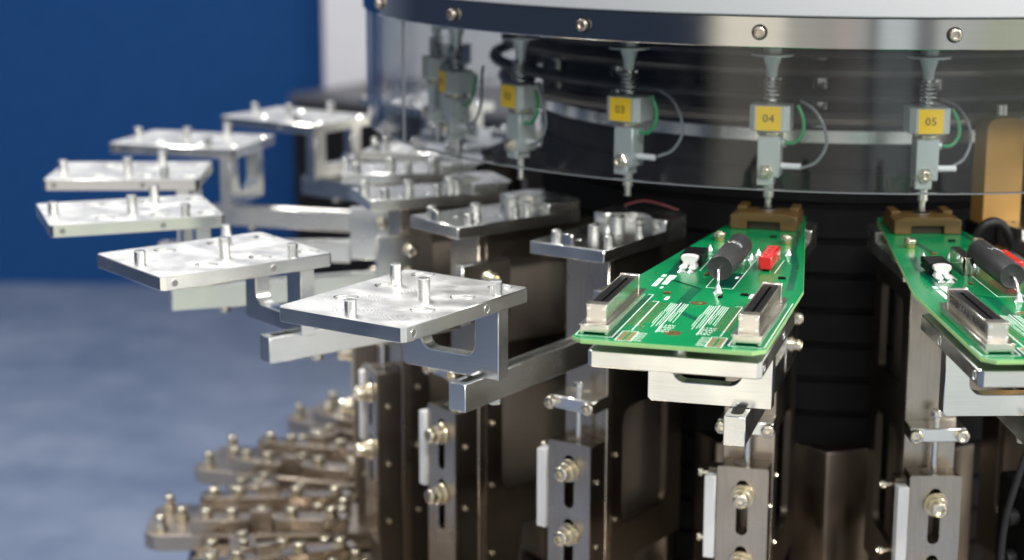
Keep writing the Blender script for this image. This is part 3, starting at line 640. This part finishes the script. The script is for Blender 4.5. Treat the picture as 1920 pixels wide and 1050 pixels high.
    for q in L: b = bmesh.new(); rects(b, [q], EPS); P('copper_pad', b, COPPER)
    b = bmesh.new(); rv = random.Random(3)
    for k in range(46):
        r = rv.uniform(.30, .60); u = rv.uniform(-.9, .9)*(.0196+.13*(min(r, .503)-.275))
        lathe(b, [(0, 0), (.00045, 0), (.00045, .00005), (0, .00005)], bv(r, u, ZT+EPS), (0, 0, 1), 8)
    P('vias', b, GOLD)['kind'] = 'stuff'
    for k, (r, u, a) in enumerate(((.532, -.0225, 0), (.5245, .0195, 0), (.5330, .0075, 1), (.478, -.0105, 1), (.4760, .0330, 0), (.3980, .0120, 1), (.3960, -.0110, 0), (.3560, .0100, 0))):
        b = bmesh.new(); w, l = (.0011, .0022) if a else (.0022, .0011); cbox(b, u-w, u+w, RB-r-l, RB-r+l, ZT-ZB+.0001, ZT-ZB+.0012); P('chip', b, INSERT if k % 3 else BROWN, bevel=.0002)
    # connectors
    connector(t, -1, 'STARCONN 068468'); connector(t, 1, 'STARCONN 068468')
    # sleeved power resistor
    b = bmesh.new(); lathe(b, [(0, .0008), (.0048, .0008), (.0068, 0), (.0074, .0012), (.0074, .0660), (.0066, .0685), (0, .0690)], bv(.5105, .0030, .0225), (0, 1, 0), 36); rs = P('resistor', b, SLEEVE, smooth=50)
    b = bmesh.new(); tube(b, [bv(.506, .0030, .0225), bv(.5135, .0031, .0225), bv(.5175, .0034, .0200), bv(.5200, .0038, .0150), bv(.5212, .0040, ZT+.0005)], .00085, 10); finish('lead', b, SOLDER, rs)
    b = bmesh.new(); tube(b, [bv(.444, .0030, .0225), bv(.4375, .0030, .0225), bv(.434, .0030, .0190), bv(.432, .0030, ZT+.0005)], .00085, 10); finish('lead', b, SOLDER, rs)
    blob(rs, .5212, .0040, .0020, .0046); blob(rs, .432, .0030)
    for k, (w, an) in enumerate((('W', .25), ('2R', .62), ('5', 1.0))):
        M = Matrix.Translation(bv(.472, .0030, .0225)) @ Matrix.Rotation(an-.25, 4, 'Y') @ Matrix.Translation((0, 0, .00745))
        text_mesh('printed_mark', w, .0075, GREYINK, rs, M, .00003, xs=.8)
    # red relay, black diode, terminal screws
    b = bmesh.new(); cbox(b, .0166, .0246, RB-.4600, RB-.4260, ZT+.0010-ZB, ZT+.0092-ZB); rl = P('red_relay', b, RED, bevel=.0009)
    for u in (.0180, .0232):
        for r in (.4570, .4290):
            b = bmesh.new(); cyl(b, bv(r, u, ZT), (0, 0, 1), .0006, .0012, 8); finish('relay_pin', b, GOLD, rl)
    for k in range(4):
        b = bmesh.new(); cyl(b, bv(.453-.0068*k, .0206, ZT+.0092), (0, 0, 1), .0011, .0003, 12); finish('relay_dimple', b, RED, rl)
    b = bmesh.new(); cbox(b, -.0298, -.0168, RB-.4590, RB-.4370, ZT+.0012-ZB, ZT+.0078-ZB); dd = P('rectifier', b, INSERT, bevel=.0006)
    b = bmesh.new(); prism(b, [(-.0285, .0074), (-.0285, .0050), (-.0270, .0038), (-.0285, .0006), (-.0245, .0006), (-.0235, .0022), (-.0225, .0006), (-.0182, .0006), (-.0198, .0038), (-.0182, .0050), (-.0182, .0074), (-.0215, .0082), (-.0250, .0082)], [], lambda a, z, r: bv(r, a, ZT+z), .4592, .4640); finish('tab', b, TIN, dd, bevel=.0005)
    for u in (-.0262, -.0205):
        b = bmesh.new(); cbox(b, u-.0024, u+.0024, RB-.4700, RB-.4642, ZT-ZB, ZT+.0026-ZB); finish('leg', b, TIN, dd, bevel=.0010)
        blob(dd, .4732, u, .0020, .0014)
    if can:
        b = bmesh.new(); prism(b, rrect(.4230, .4570, -.0092, -.0030, .0022, 4), [], bt, ZT+.0004, ZT+.0105); cn = P('metal_can', b, CAN, bevel=.0007)
        b = bmesh.new(); prism(b, rrect(.4220, .4580, -.0100, -.0022, .0026, 4), [], bt, ZT, ZT+.0004); finish('rim', b, CAN, cn)
    for u in (-.0210, .0210):
        b = bmesh.new(); cyl(b, bv(.3750, u, ZT), (0, 0, 1), .0032, .0030, 18); sc = P('standoff', b, GOLD)
        b = bmesh.new(); capscrew(b, bv(.3750, u, ZT+.0030), (0, 0, 1), .0038, .0026); finish('screw', b, SCREW, sc)
    for r, u in ((.4200, -.0240), (.4130, .0095), (.4270, .0075), (.4080, .0270), (.4090, -.0330+.012), (.4060, -.0040)): blob(t, r, u)
    # amber-brown mating socket at the inner end
    b = bmesh.new(); prism(b, [(-.0216, ZT+.0001), (-.0216, ZT+.0095), (-.0145, ZT+.0112), (.0145, ZT+.0112), (.0216, ZT+.0095), (.0216, ZT+.0001), (.0105, ZT+.0001), (.0105, ZT+.0055), (-.0105, ZT+.0055), (-.0105, ZT+.0001)], [], lambda a, z, r: bv(r, a, z), .3180, .3345)
    so = P('socket', b, BROWN, bevel=.0006)
    b = bmesh.new(); cbox(b, -.0205, .0205, RB-.3178, RB-.2950, ZT+.0001-ZB, ZT+.0085-ZB); finish('socket_body', b, BROWN, so, bevel=.0006)
    b = bmesh.new(); cbox(b, -.0200, -.0140, RB-.3170, RB-.3000, ZT+.0087-ZB, ZT+.0125-ZB); finish('latch', b, BROWN, so, bevel=.0006); b = bmesh.new(); cbox(b, .0140, .0200, RB-.3170, RB-.3000, ZT+.0087-ZB, ZT+.0125-ZB); finish('latch', b, BROWN, so, bevel=.0006)
    b = bmesh.new(); cbox(b, -.0100, .0100, RB-.3300, RB-.3180, ZT+.0002-ZB, ZT+.0050-ZB); finish('cavity_shade', b, mat('socket_shade_brown', (.035, .022, .010), .5), so)  # darker brown block painted as the shade inside the socket notch
    b = bmesh.new(); cyl(b, bv(.3160, 0, ZT+.0108), (0, 0, 1), .0060, .0006, 20); finish('contact_pad', b, STEEL, so)
    return t
for s, can, lab in ((4, False, 'green circuit board without a metal can, lying under the probe labelled 04'), (5, True, 'green circuit board with a small square metal can, lying under the probe labelled 05')):
    bd = make_board(can); bd.location = pos(s, RB, ZB); bd.rotation_euler = (0, 0, theta(s))
    tag(bd, lab, 'circuit board', 'green circuit boards on the fixtures')

# ================================================================== small things at the right-hand side
AMB = grain(mat('amber_plastic', (.50, .27, .07), .45), (60, 60, 60), .1, (.35, .5), .1, .02)
am = empty('amber_actuator', pos(5.76, .270, -.06), theta(5.5))
bm = bmesh.new(); prism(bm, rrect(-.0135, .0135, 0, .138, .008, 5), [], lambda a, z, r: (a, -r, z), -.010, .010); finish('body', bm, AMB, am, bevel=.001)
bm = bmesh.new(); cbox(bm, -.016, .016, -.013, .013, .052, .066); finish('band', bm, BLACK, am, bevel=.001)
bm = bmesh.new(); cyl(bm, (0, 0, .1381), (0, 0, 1), .004, .008, 14); finish('nipple', bm, STEEL, am)
tag(am, 'tall amber plastic actuator with a black band beside the column', 'actuator')
def cable(name, pts, rad, lab, m=RUBBER):
    o = Vector(pts[-1]); bm = bmesh.new(); tube(bm, [Vector(p)-o for p in pts], rad, 10, 8)
    return tag(finish(name, bm, m, loc=o), lab, 'cable', 'cables')
cable('cable', [pos(5.35, .30, -.02), pos(5.42, .315, .012), pos(5.6, .31, .01), pos(5.75, .30, -.02), pos(5.8, .28, -.08)], .0030, 'thick black cable looping over the amber actuator')
cable('cable', [pos(5.42, .41, -.10), pos(5.36, .41, -.125), pos(5.30, .41, -.16), pos(5.30, .41, -.20), pos(5.36, .41, -.24), pos(5.44, .41, -.29)], .0022, 'thin black cable curving down beside the slotted plate of the 05 fixture')
cable('cable', [pos(5.72, .41, -.13), pos(5.60, .42, -.18), pos(5.50, .42, -.215), pos(5.44, .42, -.26), pos(5.42, .42, -.308)], .0060, 'thick black cable bundle rising from the turntable past the 05 fixture')
cable('cable', [pos(5.30, .33, -.008), pos(5.45, .345, .0), pos(5.6, .35, -.012), pos(5.72, .345, -.04), pos(5.75, .34, -.09)], .0030, 'thin black cable drooping from the amber actuator towards the 05 board')
cable('cable', [pos(5.55, .395, -.08), pos(5.62, .40, -.12), pos(5.58, .405, -.17), pos(5.50, .40, -.22), pos(5.52, .40, -.308)], .0035, 'black cable hanging between the thin cable and the cable bundle')
vb = empty('valve_block', pos(5.72, .36, -.312), theta(5.72))
bm = bmesh.new(); cbox(bm, -.022, .022, -.02, .02, 0, .165); finish('body', bm, BLACK, vb, bevel=.002)
for k in range(5):
    bm = bmesh.new(); cyl(bm, (-.0225, -.006, .03+k*.028), (-1, 0, 0), .006, .007, 16); finish('port', bm, RUBBER, vb)
bm = bmesh.new(); cbox(bm, -.012, .012, -.026, -.0202, .09, .14); finish('plug', bm, SHADEN, vb, bevel=.001)
tag(vb, 'upright black valve block with round ports beside the cable bundle', 'valve block')
REDW = mat('red_wire', (.10, .015, .015), .5)
cable('wire', [pos(3, .300, .0130, -.012), pos(3, .295, .0165, .0), pos(3, .292, .0150, .012), pos(3, .288, .0115, .024)], .0009, 'dark red wire lying across the back of the inner plate under label 03', REDW)
